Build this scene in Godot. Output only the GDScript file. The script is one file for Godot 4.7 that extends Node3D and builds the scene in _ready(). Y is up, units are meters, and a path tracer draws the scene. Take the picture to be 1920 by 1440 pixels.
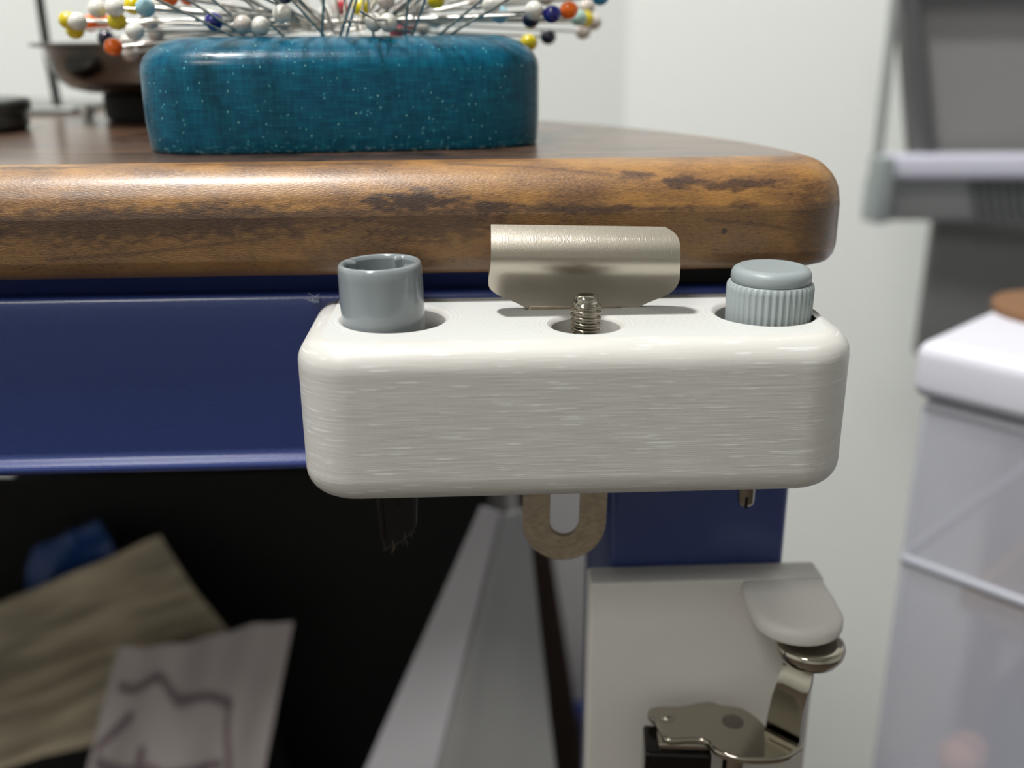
extends Node3D
# Lengths in the builders are millimetres; everything is turned into metres when a mesh is committed.
const MM := 0.001
var rng := RandomNumberGenerator.new()
var taken := {}


func _ready() -> void:
	rng.seed = 4711
	# ---- camera
	var cam := Camera3D.new()
	cam.name = "camera"
	add_child(cam)
	var att := CameraAttributesPhysical.new()
	att.frustum_focal_length = 31.17
	att.frustum_focus_distance = 0.164
	att.frustum_near = 0.01
	att.frustum_far = 20.0
	att.exposure_aperture = 8.4
	cam.attributes = att
	cam.position = Vector3(-15.72, 44.20, 142.97) * MM
	cam.rotation_degrees = Vector3(-19.3, -2.1, -0.45)
	cam.current = true
	# ---- environment: a closed room, so nothing comes from outside
	var we := WorldEnvironment.new()
	we.name = "environment"
	var env := Environment.new()
	env.background_mode = Environment.BG_COLOR
	env.background_color = Color(0, 0, 0)
	env.tonemap_mode = Environment.TONE_MAPPER_LINEAR
	env.tonemap_exposure = 1.03
	env.sdfgi_enabled = true
	env.ssao_enabled = true
	env.ssil_enabled = true
	we.environment = env
	add_child(we)
	# ---- lamps of the room
	ceiling_lamp(Vector3(-0.31, 1.06, 0.09), 0.10, 1.55, Color(1.0, 0.995, 0.985), "small square lamp hanging on a stem to the left above the table", 530.0)
	ceiling_lamp(Vector3(-0.75, 1.55, 1.2), 0.45, 1.3, Color(1.0, 0.99, 0.97), "broad square ceiling lamp behind the viewer")
	make_materials()
	# ---- large structure
	room()
	desk()
	# ---- objects
	pin_dish()
	pins()
	magnetic_bowl()
	metal_stand()
	round_tin()
	bead()
	tool_holder()
	lint_brush()
	screwdriver()
	seam_guide()
	thumb_screw()
	foot_holder()
	presser_foot()
	under_desk()
	storage_box()
	mesh_rack()
	lint()


# =====================================================================  helpers
class Geo:
	var v := PackedVector3Array()
	var uv := PackedVector2Array()
	var g := PackedInt32Array()
	var start := 0

	func tri(a: Vector3, b: Vector3, c: Vector3, grp := 0, ua := Vector2.ZERO, ub := Vector2.ZERO, uc := Vector2.ZERO) -> void:
		v.append(a); v.append(b); v.append(c)
		uv.append(ua); uv.append(ub); uv.append(uc)
		g.append(grp); g.append(grp); g.append(grp)

	func quad(a: Vector3, b: Vector3, c: Vector3, d: Vector3, grp := 0, ua := Vector2.ZERO, ub := Vector2.ZERO, uc := Vector2.ZERO, ud := Vector2.ZERO) -> void:
		tri(a, b, c, grp, ua, ub, uc)
		tri(a, c, d, grp, ua, uc, ud)

	# closes the piece begun at start: turns its faces outwards (clockwise seen from outside)
	func done() -> void:
		var o := Vector3.ZERO
		var n := v.size() - start
		if n == 0:
			return
		for i in range(start, v.size()):
			o += v[i]
		o /= n
		var vol := 0.0
		for i in range(start, v.size(), 3):
			vol += (v[i] - o).dot((v[i + 1] - o).cross(v[i + 2] - o))
		if vol > 0.0:
			for i in range(start, v.size(), 3):
				var t := v[i + 1]; v[i + 1] = v[i + 2]; v[i + 2] = t
				var w := uv[i + 1]; uv[i + 1] = uv[i + 2]; uv[i + 2] = w
		start = v.size()

	func moved(x: Transform3D) -> Geo:
		for i in v.size():
			v[i] = x * v[i]
		return self

	# into, if given, gets this as a further surface
	func mesh(m: Material, origin := Vector3.ZERO, into: ArrayMesh = null) -> ArrayMesh:
		var st := SurfaceTool.new()
		st.begin(Mesh.PRIMITIVE_TRIANGLES)
		for i in v.size():
			st.set_smooth_group(g[i] if g[i] >= 0 else 0xFFFFFFFF)
			st.set_uv(uv[i])
			st.add_vertex((v[i] - origin) * 0.001)
		st.generate_normals()
		st.set_material(m)
		return st.commit(into) if into else st.commit()

	# rings of equal length joined one to the next; grp holds the smooth group of each band
	func loft(rings: Array, grp: Array, round_ := true, cap0 := true, cap1 := true) -> void:
		var n: int = rings[0].size()
		var m := n if round_ else n - 1
		for k in rings.size() - 1:
			var a: PackedVector3Array = rings[k]
			var b: PackedVector3Array = rings[k + 1]
			var s: int = grp[k] if k < grp.size() else grp[grp.size() - 1]
			for i in m:
				var j := (i + 1) % n
				var u0 := float(i) / n
				var u1 := float(i + 1) / n
				var v0 := float(k) / (rings.size() - 1)
				var v1 := float(k + 1) / (rings.size() - 1)
				quad(a[i], a[j], b[j], b[i], s, Vector2(u0, v0), Vector2(u1, v0), Vector2(u1, v1), Vector2(u0, v1))
		for e in 2:
			if (cap0 if e == 0 else cap1):
				var r: PackedVector3Array = rings[0] if e == 0 else rings[rings.size() - 1]
				var c := Vector3.ZERO
				for p in r:
					c += p
				c /= n
				for i in m:
					if e == 0:
						tri(c, r[(i + 1) % n], r[i], 90 + e)
					else:
						tri(c, r[i], r[(i + 1) % n], 90 + e)

	# profile of (radius, height) turned about the y axis through at
	func lathe(prof: Array, grp: Array, at: Vector3, n := 40) -> void:
		var rings := []
		for p in prof:
			var r := PackedVector3Array()
			for i in n:
				var a := TAU * i / n
				r.append(at + Vector3(p[0] * cos(a), p[1], p[0] * sin(a)))
			rings.append(r)
		loft(rings, grp)
		done()

	# outline and inward directions swept through a profile of [inset, height, smooth group]; holes: [points, outward dirs, profile of [grow, height]]
	func prism(out: PackedVector2Array, ins: PackedVector2Array, prof: Array, xf: Callable, holes := [], only := "", cap_grp := [90, 91]) -> void:
		var n := out.size()
		var rings2 := []
		for p in prof:
			var r := PackedVector2Array()
			for i in n:
				r.append(out[i] + ins[i] * p[0])
			rings2.append(r)
		var along := PackedFloat32Array([0.0])
		for i in n:
			along.append(along[i] + out[i].distance_to(out[(i + 1) % n]))
		if only != "caps" and only != "top":
			var up := 0.0
			for k in prof.size() - 1:
				var a: PackedVector2Array = rings2[k]
				var b: PackedVector2Array = rings2[k + 1]
				var h0: float = prof[k][1]
				var h1: float = prof[k + 1][1]
				var step := Vector2(prof[k][0], h0).distance_to(Vector2(prof[k + 1][0], h1))
				for i in n:
					var j := (i + 1) % n
					quad(xf.call(a[i], h0), xf.call(a[j], h0), xf.call(b[j], h1), xf.call(b[i], h1), prof[k][2], Vector2(along[i], up), Vector2(along[i + 1], up), Vector2(along[i + 1], up + step), Vector2(along[i], up + step))
				up += step
			for h in holes:
				var hp: PackedVector2Array = h[0]
				var hd: PackedVector2Array = h[1]
				var pr: Array = h[2]
				for k in pr.size() - 1:
					for i in hp.size():
						var j := (i + 1) % hp.size()
						# walls of a hole face its middle
						quad(xf.call(hp[i] + hd[i] * pr[k][0], pr[k][1]), xf.call(hp[i] + hd[i] * pr[k + 1][0], pr[k + 1][1]), xf.call(hp[j] + hd[j] * pr[k + 1][0], pr[k + 1][1]), xf.call(hp[j] + hd[j] * pr[k][0], pr[k][1]), pr[k][2] if pr[k].size() > 2 else 80)
		for e in 2:
			if only == "side" or (only == "top" and e == 0) or (only == "nottop" and e == 1):
				continue
			var ring: PackedVector2Array = rings2[0] if e == 0 else rings2[prof.size() - 1]
			var height: float = prof[0][1] if e == 0 else prof[prof.size() - 1][1]
			var pts := ring.duplicate()
			var hol := []
			for h in holes:
				var hp := PackedVector2Array()
				var pr: Array = h[2]
				var grow: float = pr[0][0] if e == 0 else pr[pr.size() - 1][0]
				for i in h[0].size():
					hp.append(h[0][i] + h[1][i] * grow)
				hol.append(hp)
				pts.append_array(hp)
			var idx := Geometry2D.triangulate_polygon(ring) if holes.is_empty() else Geometry2D.triangulate_delaunay(pts)
			var loose := idx.is_empty() or not holes.is_empty()
			if idx.is_empty():
				idx = Geometry2D.triangulate_delaunay(pts)
			for t in range(0, idx.size(), 3):
				var a := pts[idx[t]]
				var b := pts[idx[t + 1]]
				var c := pts[idx[t + 2]]
				var mid := (a + b + c) / 3.0
				if loose:
					if not Geometry2D.is_point_in_polygon(mid, ring):
						continue
					var inside := false
					for hp in hol:
						inside = inside or Geometry2D.is_point_in_polygon(mid, hp)
					if inside:
						continue
				var ccw := (b - a).cross(c - a) > 0.0
				var ring_ccw := area(ring) > 0.0
				if ccw != (ring_ccw == (e == 1)):
					var s := b; b = c; c = s
				tri(xf.call(a, height), xf.call(b, height), xf.call(c, height), cap_grp[e], a, b, c)
		if only == "":
			done()

	static func area(p: PackedVector2Array) -> float:
		var s := 0.0
		for i in p.size():
			s += p[i].cross(p[(i + 1) % p.size()])
		return s

	# a box with rounded edges; at is its middle
	func rbox(at: Vector3, size: Vector3, r := 0.5, seg := 3, turn := Basis.IDENTITY) -> void:
		var h := size / 2.0
		r = minf(r, minf(h.x, minf(h.y, h.z)) * 0.999)
		var cuts := func(hh: float) -> PackedFloat32Array:
			var c := PackedFloat32Array()
			for i in seg + 1:
				c.append(-hh + r * i / seg)
			for i in seg + 1:
				c.append(hh - r + r * i / seg)
			return c
		for ax in 3:
			var b := (ax + 1) % 3
			var c := (ax + 2) % 3
			var cb: PackedFloat32Array = cuts.call(h[b])
			var cc: PackedFloat32Array = cuts.call(h[c])
			for s in [-1.0, 1.0]:
				for i in cb.size() - 1:
					for j in cc.size() - 1:
						var q := []
						for d in [[0, 0], [1, 0], [1, 1], [0, 1]]:
							var p := Vector3.ZERO
							p[ax] = s * h[ax]; p[b] = cb[i + d[0]]; p[c] = cc[j + d[1]]
							var core := p.clamp(-(h - Vector3.ONE * r), h - Vector3.ONE * r)
							q.append(at + turn * (core + (p - core).normalized() * r))
						if s > 0:
							quad(q[0], q[1], q[2], q[3])
						else:
							quad(q[3], q[2], q[1], q[0])
		done()

	# a round bar along points
	func tube(pts: PackedVector3Array, rad: Array, n := 10) -> void:
		var rings := []
		var side := Vector3.ZERO
		for i in pts.size():
			var d := (pts[mini(i + 1, pts.size() - 1)] - pts[maxi(i - 1, 0)]).normalized()
			if side == Vector3.ZERO:
				side = d.cross(Vector3.UP if absf(d.y) < 0.9 else Vector3.RIGHT).normalized()
			side = (side - d * side.dot(d)).normalized()
			var up := d.cross(side)
			var r := PackedVector3Array()
			var w: float = rad[mini(i, rad.size() - 1)]
			for k in n:
				var a := TAU * k / n
				r.append(pts[i] + (side * cos(a) + up * sin(a)) * w)
			rings.append(r)
		loft(rings, [1])
		done()

	# a sheet: rows of points, thickened by t along its own normals
	func sheet(rows: Array, t: float, grp := 1) -> void:
		var m := rows.size()
		var n: int = rows[0].size()
		var off := []
		for i in m:
			var r := PackedVector3Array()
			for j in n:
				var du: Vector3 = rows[mini(i + 1, m - 1)][j] - rows[maxi(i - 1, 0)][j]
				var dv: Vector3 = rows[i][mini(j + 1, n - 1)] - rows[i][maxi(j - 1, 0)]
				r.append(du.cross(dv).normalized() * t)
			off.append(r)
		for i in m - 1:
			for j in n - 1:
				var u := [Vector2(float(j) / (n - 1), float(i) / (m - 1)), Vector2(float(j + 1) / (n - 1), float(i) / (m - 1)), Vector2(float(j + 1) / (n - 1), float(i + 1) / (m - 1)), Vector2(float(j) / (n - 1), float(i + 1) / (m - 1))]
				var q := [[i, j], [i, j + 1], [i + 1, j + 1], [i + 1, j]]
				var a := []
				var b := []
				for e in q:
					a.append(rows[e[0]][e[1]])
					b.append(rows[e[0]][e[1]] + off[e[0]][e[1]])
				quad(a[0], a[1], a[2], a[3], grp, u[0], u[1], u[2], u[3])
				quad(b[3], b[2], b[1], b[0], grp + 1, u[3], u[2], u[1], u[0])
		var rim := []
		for j in n: rim.append([0, j])
		for i in range(1, m): rim.append([i, n - 1])
		for j in range(n - 2, -1, -1): rim.append([m - 1, j])
		for i in range(m - 2, 0, -1): rim.append([i, 0])
		for k in rim.size():
			var e: Array = rim[k]
			var f: Array = rim[(k + 1) % rim.size()]
			quad(rows[f[0]][f[1]], rows[e[0]][e[1]], rows[e[0]][e[1]] + off[e[0]][e[1]], rows[f[0]][f[1]] + off[f[0]][f[1]], -1)
		done()


func numbered(called: String) -> String:
	var k: int = taken.get(called, 0)
	taken[called] = k + 1
	return called if k == 0 else "%s_%03d" % [called, k]


func tag(o: Node, label: String, category: String, group := "") -> void:
	o.set_meta("label", label)
	o.set_meta("category", category)
	if group != "":
		o.set_meta("group", group)


# a thing: a node at its base (mm) whose children are its parts
func thing(called: String, label: String, category: String, at := Vector3.ZERO, group := "") -> Node3D:
	var o := Node3D.new()
	o.name = numbered(called)
	o.position = at * MM
	add_child(o)
	tag(o, label, category, group)
	return o


func part(called: String, geo: Geo, m: Material, parent: Node3D) -> MeshInstance3D:
	var at := Vector3.ZERO
	var p: Node = parent
	while p is Node3D and p != self:
		at += (p as Node3D).position / MM
		p = p.get_parent()
	return put(called, geo.mesh(m, at), parent)


func put(called: String, mesh: Mesh, parent: Node3D) -> MeshInstance3D:
	var o := MeshInstance3D.new()
	o.name = called
	o.mesh = mesh
	o.cast_shadow = GeometryInstance3D.SHADOW_CASTING_SETTING_ON
	parent.add_child(o, true)
	return o


func structure(called: String, geo: Geo, m: Material, label := "") -> MeshInstance3D:
	var o := part(called, geo, m, self)
	o.set_meta("kind", "structure")
	if label != "":
		o.set_meta("label", label)
	return o


func plan(p: Vector2, h: float) -> Vector3:
	return Vector3(p.x, h, p.y)


func face(p: Vector2, h: float) -> Vector3:
	return Vector3(p.x, p.y, h)


# inward directions of an outline
func inward(out: PackedVector2Array) -> PackedVector2Array:
	var r := PackedVector2Array()
	var n := out.size()
	var s := 1.0 if Geo.area(out) > 0 else -1.0
	for i in n:
		var a := (out[i] - out[(i + n - 1) % n]).normalized()
		var b := (out[(i + 1) % n] - out[i]).normalized()
		var na := Vector2(-a.y, a.x) * s
		var nb := Vector2(-b.y, b.x) * s
		var m := (na + nb).normalized()
		r.append(m / maxf(0.5, m.dot(nb)))
	return r


func circle(c: Vector2, r: float, n := 40) -> PackedVector2Array:
	var o := PackedVector2Array()
	for i in n:
		o.append(c + Vector2(cos(TAU * i / n), sin(TAU * i / n)) * r)
	return o


func dirs_from(c: Vector2, o: PackedVector2Array) -> PackedVector2Array:
	var r := PackedVector2Array()
	for p in o:
		r.append((p - c).normalized())
	return r


func smooth_closed(p: PackedVector2Array, per := 5) -> PackedVector2Array:
	var o := PackedVector2Array()
	var n := p.size()
	for i in n:
		for k in per:
			o.append(p[i].cubic_interpolate(p[(i + 1) % n], p[(i + n - 1) % n], p[(i + 2) % n], float(k) / per))
	return o


func fillet(r: float, h: float, up: bool, seg := 5, grp := 1) -> Array:
	# profile pieces of a rounded edge: up = top edge ending at height h, else bottom edge starting there
	var o := []
	for i in seg + 1:
		var a := PI / 2 * i / seg
		if up:
			o.append([r * (1 - cos(a)), h - r + r * sin(a), grp])
		else:
			o.append([r * (1 - sin(a)), h + r - r * cos(a), grp])
	return o


func mat(c: Color, rough := 0.5, metal := 0.0) -> StandardMaterial3D:
	var m := StandardMaterial3D.new()
	m.albedo_color = c
	m.roughness = rough
	m.metallic = metal
	return m


func c8(r: int, g: int, b: int) -> Color:
	return Color(r / 255.0, g / 255.0, b / 255.0)


func noise(seed_: int, f: float, oct := 3) -> FastNoiseLite:
	var n := FastNoiseLite.new()
	n.seed = seed_
	n.noise_type = FastNoiseLite.TYPE_SIMPLEX_SMOOTH
	n.frequency = f
	n.fractal_octaves = oct
	return n


# an image from a function of the pixel that gives a colour
func painted(w: int, h: int, f: Callable) -> ImageTexture:
	var im := Image.create(w, h, false, Image.FORMAT_RGB8)
	for y in h:
		for x in w:
			im.set_pixel(x, y, f.call(x, y))
	return ImageTexture.create_from_image(im)


func relief(m: StandardMaterial3D, tex: Texture2D, depth_mm: float) -> StandardMaterial3D:
	m.heightmap_enabled = true
	m.heightmap_texture = tex
	m.heightmap_scale = depth_mm * 0.1
	return m


func triplanar(m: StandardMaterial3D, per_mm: float) -> StandardMaterial3D:
	m.uv1_triplanar = true
	m.uv1_world_triplanar = true
	m.uv1_scale = Vector3.ONE * (1000.0 / per_mm)
	m.uv1_triplanar_sharpness = 4.0
	return m


# =====================================================================  materials
var M := {}


func make_materials() -> void:
	var fine := noise(3, 0.11, 3)
	var grain_tex := painted(256, 256, func(x: int, y: int) -> Color:
		var a := TAU * x / 256.0
		var b := TAU * y / 256.0
		var k := 0.5 + 0.5 * fine.get_noise_3d(40 * cos(a), 40 * sin(a), 40 * cos(b) + 60 * sin(b))
		return Color(k, k, k))
	M.wall = triplanar(mat(Color(0.945, 0.958, 0.945), 0.9), 30.0)
	relief(M.wall, grain_tex, 0.12)
	M.ceiling = mat(Color(0.90, 0.90, 0.88), 0.95)
	M.floor_ = mat(Color(0.36, 0.31, 0.27), 0.6)

	# printed plastic: sides with laid lines and paler streaks, top with slanting lines and rings round the holes
	var n1 := noise(11, 1.0, 2)
	var n2 := noise(12, 1.0, 2)
	var side_c := painted(1024, 256, func(x: int, y: int) -> Color:
		var line := int(y / 5.0)
		var k := n1.get_noise_2d(x * 0.012, line * 7.3) + 0.25 * n2.get_noise_2d(x * 0.03, line * 3.1)
		var w := smoothstep(0.38, 0.75, k) * sin(PI * (y / 5.0 - line + 0.1) / 1.2)
		var j := n2.get_noise_2d(x * 0.008, y * 0.03) * 0.016
		return Color(0.792 + 0.085 * w + j, 0.783 + 0.10 * w + j, 0.766 + 0.12 * w + j))
	var side_h := painted(1024, 256, func(x: int, y: int) -> Color:
		var line := int(y / 5.0)
		var f := y / 5.0 - line
		var k := 0.45 + 0.2 * sin(PI * f) + 0.30 * n1.get_noise_2d(x * 0.012, line * 7.3)
		return Color(k, k, k))
	M.print_side = mat(Color.WHITE, 0.42)
	M.print_side.albedo_texture = side_c
	M.print_side.uv1_scale = Vector3(1.0 / 150.0, 1.0 / 17.0, 1)
	relief(M.print_side, side_h, 0.035)
	M.print_side.clearcoat_enabled = true
	M.print_side.clearcoat = 0.12
	M.print_side.clearcoat_roughness = 0.25
	var hs := [Vector2(-29.3, -17.5), Vector2(2, -12), Vector2(32.6, -17)]
	var hr := [8.6, 6.0, 8.2]
	var top_h := painted(1056, 360, func(x: int, y: int) -> Color:
		var p := Vector2(x / 12.0 - 44.0, y / 12.0 - 30.0)
		var k := 0.5 + 0.28 * sin((p.x * 0.55 + p.y * 0.84) * TAU / 0.75)
		for i in 3:
			var d: float = p.distance_to(hs[i]) - hr[i]
			if d < 2.6:
				k = 0.5 + 0.25 * sin(d * TAU / 0.8)
		var e := minf(44.0 - absf(p.x), -p.y)
		if e < 3.0:
			k = 0.5 + 0.2 * sin(e * TAU / 0.8)
		k += 0.15 * n2.get_noise_2d(x * 0.03, y * 0.03)
		return Color(k, k, k))
	M.print_top = mat(Color(0.785, 0.79, 0.78), 0.5)
	M.print_top.uv1_scale = Vector3(1.0 / 88.0, 1.0 / 30.0, 1)
	M.print_top.uv1_offset = Vector3(0.5, 1.0, 0)
	relief(M.print_top, top_h, 0.075)
	M.print_plain = triplanar(mat(Color(0.815, 0.80, 0.785), 0.5), 14.0)
	relief(M.print_plain, painted(256, 256, func(x: int, y: int) -> Color:
		var k := 0.5 + 0.25 * sin(TAU * y / 256.0 * 40.0) + 0.2 * n1.get_noise_2d(x * 0.06, y * 0.06)
		return Color(k, k, k)), 0.03)

	make_wood()

	M.blue = triplanar(mat(Color(0.14, 0.215, 0.46), 0.38), 22.0)
	relief(M.blue, grain_tex, 0.05)
	M.blue.clearcoat_enabled = true
	M.blue.clearcoat = 0.5
	M.blue.clearcoat_roughness = 0.25
	M.black_gap = mat(Color(0.035, 0.035, 0.04), 0.9)

	# the dish: teal glittering print
	var spk := RandomNumberGenerator.new()
	spk.seed = 99
	var teal_im := Image.create(1024, 256, false, Image.FORMAT_RGB8)
	var teal_h := Image.create(1024, 256, false, Image.FORMAT_RGB8)
	for y in 256:
		for x in 1024:
			var line := int(y / 6.0)
			var k := n1.get_noise_2d(x * 0.02, line * 5.1) * 0.05 + n2.get_noise_2d(x * 0.12, y * 0.02) * 0.05
			var col := Color(0.02 + k * 0.3, 0.325 + k, 0.425 + k)
			if y < 22:   # chalky scrapes just above the foot
				var w := smoothstep(0.25, 0.5, n2.get_noise_2d(x * 0.05, y * 0.12)) * (1.0 - y / 22.0)
				col = col.lerp(Color(0.62, 0.68, 0.68), w)
			teal_im.set_pixel(x, y, col)
			var hh := 0.5 + 0.08 * sin(TAU * y / 6.0) + 0.3 * n1.get_noise_2d(x * 0.02, line * 5.1)
			teal_h.set_pixel(x, y, Color(hh, hh, hh))
	for i in 2600:
		var sx := spk.randi() % 1022
		var sy := spk.randi() % 254
		var hi := spk.randf()
		teal_h.fill_rect(Rect2i(sx, sy, 2, 2), Color(hi, hi, hi))
		if spk.randf() < 0.14:
			teal_im.fill_rect(Rect2i(sx, sy, 1 + spk.randi() % 2, 2 + spk.randi() % 2), Color(0.30, 0.68, 0.74).lerp(Color(0.70, 0.86, 0.80), spk.randf()))
	M.teal = mat(Color.WHITE, 0.32)
	M.teal.albedo_texture = ImageTexture.create_from_image(teal_im)
	M.teal.uv1_scale = Vector3(1.0 / 110.0, 1.0 / 27.0, 1)
	relief(M.teal, ImageTexture.create_from_image(teal_h), 0.06)
	M.teal.metallic_specular = 0.3
	M.teal.clearcoat_enabled = true
	M.teal.clearcoat = 0.2
	M.teal.clearcoat_roughness = 0.15
	M.teal_top = mat(Color(0.05, 0.42, 0.53), 0.35)

	M.steel = mat(Color(0.72, 0.71, 0.69), 0.22, 1.0)
	M.chrome = mat(Color(0.68, 0.655, 0.61), 0.08, 1.0)
	M.dark_chrome = mat(Color(0.22, 0.21, 0.21), 0.10, 1.0)
	M.satin = triplanar(mat(Color(0.72, 0.69, 0.64), 0.36, 1.0), 4.5)
	relief(M.satin, grain_tex, 0.022)
	var blot := noise(41, 1.0, 4)
	M.worn_metal = triplanar(mat(Color.WHITE, 0.5, 0.6), 18.0)
	M.worn_metal.albedo_texture = painted(256, 256, func(x: int, y: int) -> Color:
		var a := TAU * x / 256.0
		var b := TAU * y / 256.0
		var k := 0.5 + 0.5 * blot.get_noise_3d(1.6 * cos(a) + 3.0 * sin(b), 1.6 * sin(a), 3.0 * cos(b))
		return Color(0.60, 0.545, 0.475).lerp(Color(0.78, 0.72, 0.64), k))
	M.grey = mat(Color(0.52, 0.55, 0.565), 0.2)
	M.grey.clearcoat_enabled = true
	M.grey.clearcoat = 0.6
	M.grey.clearcoat_roughness = 0.08
	M.grey_satin = triplanar(mat(Color(0.61, 0.645, 0.65), 0.45), 12.0)
	relief(M.grey_satin, grain_tex, 0.012)
	M.black_gloss = mat(Color(0.055, 0.055, 0.06), 0.25)
	M.black_matte = triplanar(mat(Color(0.038, 0.038, 0.036), 0.8), 16.0)
	relief(M.black_matte, grain_tex, 0.2)
	M.bristle = mat(Color(0.30, 0.26, 0.20), 0.8)

	for e in [["white", Color(0.88, 0.87, 0.84)], ["orange", Color(1.0, 0.47, 0.05)], ["yellow", Color(0.88, 0.80, 0.03)], ["blue", Color(0.07, 0.09, 0.46)], ["navy", Color(0.06, 0.07, 0.19)], ["red", Color(0.80, 0.10, 0.20)], ["pink", Color(0.88, 0.48, 0.56)], ["pearl", Color(0.78, 0.74, 0.71)], ["light blue", Color(0.62, 0.79, 0.84)], ["cyan", Color(0.10, 0.52, 0.70)], ["clear", Color(0.66, 0.78, 0.74)]]:
		var m := mat(e[1], 0.12)
		m.clearcoat_enabled = true
		m.clearcoat = 0.6
		m.clearcoat_roughness = 0.05
		if e[0] in ["yellow", "orange", "light blue", "clear", "cyan"]:
			m.backlight_enabled = true
			m.backlight = e[1] * 0.6
		M["head " + e[0]] = m

	M.frost = mat(Color(0.83, 0.835, 0.88, 0.36), 0.5)
	M.frost.transparency = BaseMaterial3D.TRANSPARENCY_ALPHA
	M.lid = mat(Color(0.86, 0.86, 0.90), 0.35)


func make_wood() -> void:
	var fib := noise(21, 1.0, 3)
	var cloud := noise(22, 1.0, 3)
	var pore := noise(23, 1.0, 2)
	# [x, s, half length, half height, strength]: dark figure of this board along its edge
	var stains := [[-26.0, 13.5, 9.0, 2.6, 0.9], [-22.0, 10.5, 14.0, 4.0, 0.5], [-13.0, 12.6, 5.0, 1.6, 0.75], [12.0, 18.5, 4.0, 0.9, 0.6], [20.0, 17.2, 4.5, 1.4, 0.7], [30.0, 16.5, 8.0, 1.5, 0.65], [2.0, 12.6, 19.0, 0.9, 0.6], [27.2, 8.0, 0.7, 0.7, 1.0], [-74.0, 10.6, 44.0, 3.4, 0.6], [-44.0, 11.4, 16.0, 1.6, 0.45], [-36.0, 4.5, 14.0, 3.0, 0.25], [30.0, 12.8, 3.0, 1.2, 0.4], [-90.0, 22.5, 9.0, 0.9, 0.5], [-52.0, 22.8, 20.0, 0.8, 0.3], [44.0, 9.0, 6.0, 8.0, 0.35]]
	var lines := [[Vector2(-88, 5.0), Vector2(-72, 6.0), Vector2(-52, 8.0), Vector2(-40, 10.6), Vector2(-30, 13.4), Vector2(-24, 13.8), Vector2(-15, 11.0)], [Vector2(-20, 22), Vector2(-5, 20.5), Vector2(8, 18.2)], [Vector2(24, 10.2), Vector2(34, 9.2), Vector2(44, 7.5)]]
	var warm := Color(0.63, 0.455, 0.24)
	var mid := Color(0.45, 0.315, 0.19)
	var dark := Color(0.20, 0.13, 0.105)
	var tex := painted(1400, 256, func(px: int, py: int) -> Color:
		var x: float = px / 8.0 - 115.0
		var s: float = py / 8.0
		var bend := cloud.get_noise_2d(x * 0.02, s * 0.05) * 3.0
		var f := fib.get_noise_2d(x * 0.09, (s + bend) * 1.1)
		var f2 := fib.get_noise_2d(x * 0.25 + 50, (s + bend) * 4.0)
		var c := cloud.get_noise_2d(x * 0.06 + 9, s * 0.12 + 4)
		var col := warm.lerp(mid, clampf(0.35 + 0.9 * c + 0.35 * f, 0, 1))
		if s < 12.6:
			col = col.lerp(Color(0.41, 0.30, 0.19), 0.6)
		var k := 0.0
		for e in stains:
			var q := Vector2((x - e[0]) / e[2], (s - e[1] + bend * 0.35) / e[3]).length()
			k = maxf(k, e[4] * (1.0 - smoothstep(0.35, 1.15, q + 0.6 * cloud.get_noise_2d(x * 0.25, s * 0.7))))
		for l in lines:
			for i in l.size() - 1:
				var p := Geometry2D.get_closest_point_to_segment(Vector2(x, s), l[i], l[i + 1])
				k = maxf(k, 0.36 * (1.0 - smoothstep(0.0, 0.55, p.distance_to(Vector2(x, s)))))
		k += 0.16 * smoothstep(0.1, 0.6, f2) + 0.42 * smoothstep(0.1, 0.6, pore.get_noise_2d(x * 0.8, s * 2.2)) * (0.6 + 0.8 * c) + 0.07 * pore.get_noise_2d(x * 3.0, s * 3.4)
		return col.lerp(dark, clampf(k, 0, 0.92)))
	var grain := painted(1024, 512, func(px: int, py: int) -> Color:
		var x: float = px * 0.06
		var s: float = py * 0.06
		var k := 0.5 + 0.3 * pore.get_noise_2d(x * 4.0, s * 4.0) + 0.25 * fib.get_noise_2d(x * 2.0, s * 9.0)
		return Color(k, k, k))
	var top := painted(1024, 512, func(px: int, py: int) -> Color:
		var x: float = px * 0.4
		var s: float = py * 0.4
		var bend := cloud.get_noise_2d(x * 0.012, s * 0.03) * 9.0
		var f := fib.get_noise_2d(x * 0.012, (s + bend) * 0.16)
		var f2 := fib.get_noise_2d(x * 0.05 + 80, (s + bend) * 0.9)
		var col := Color(0.43, 0.31, 0.22).lerp(Color(0.24, 0.165, 0.125), clampf(0.45 + 0.9 * f, 0, 1))
		return col.lerp(Color(0.19, 0.12, 0.09), clampf(0.5 * f2, 0, 0.6)))
	M.wood_edge = mat(Color.WHITE, 0.42)
	M.wood_edge.albedo_texture = tex
	M.wood_edge.texture_repeat = true
	M.wood_edge.uv1_scale = Vector3(1.0 / 175.0, 1.0 / 32.0, 1)
	relief(M.wood_edge, grain, 0.09)
	M.wood_edge.clearcoat_enabled = true
	M.wood_edge.clearcoat = 0.45
	M.wood_edge.clearcoat_roughness = 0.32
	M.wood_top = mat(Color.WHITE, 0.45)
	M.wood_top.albedo_texture = top
	M.wood_top.uv1_scale = Vector3(1.0 / 410.0, 1.0 / 205.0, 1)
	M.wood_top.clearcoat_enabled = true
	M.wood_top.clearcoat = 0.75
	M.wood_top.clearcoat_roughness = 0.2


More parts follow.
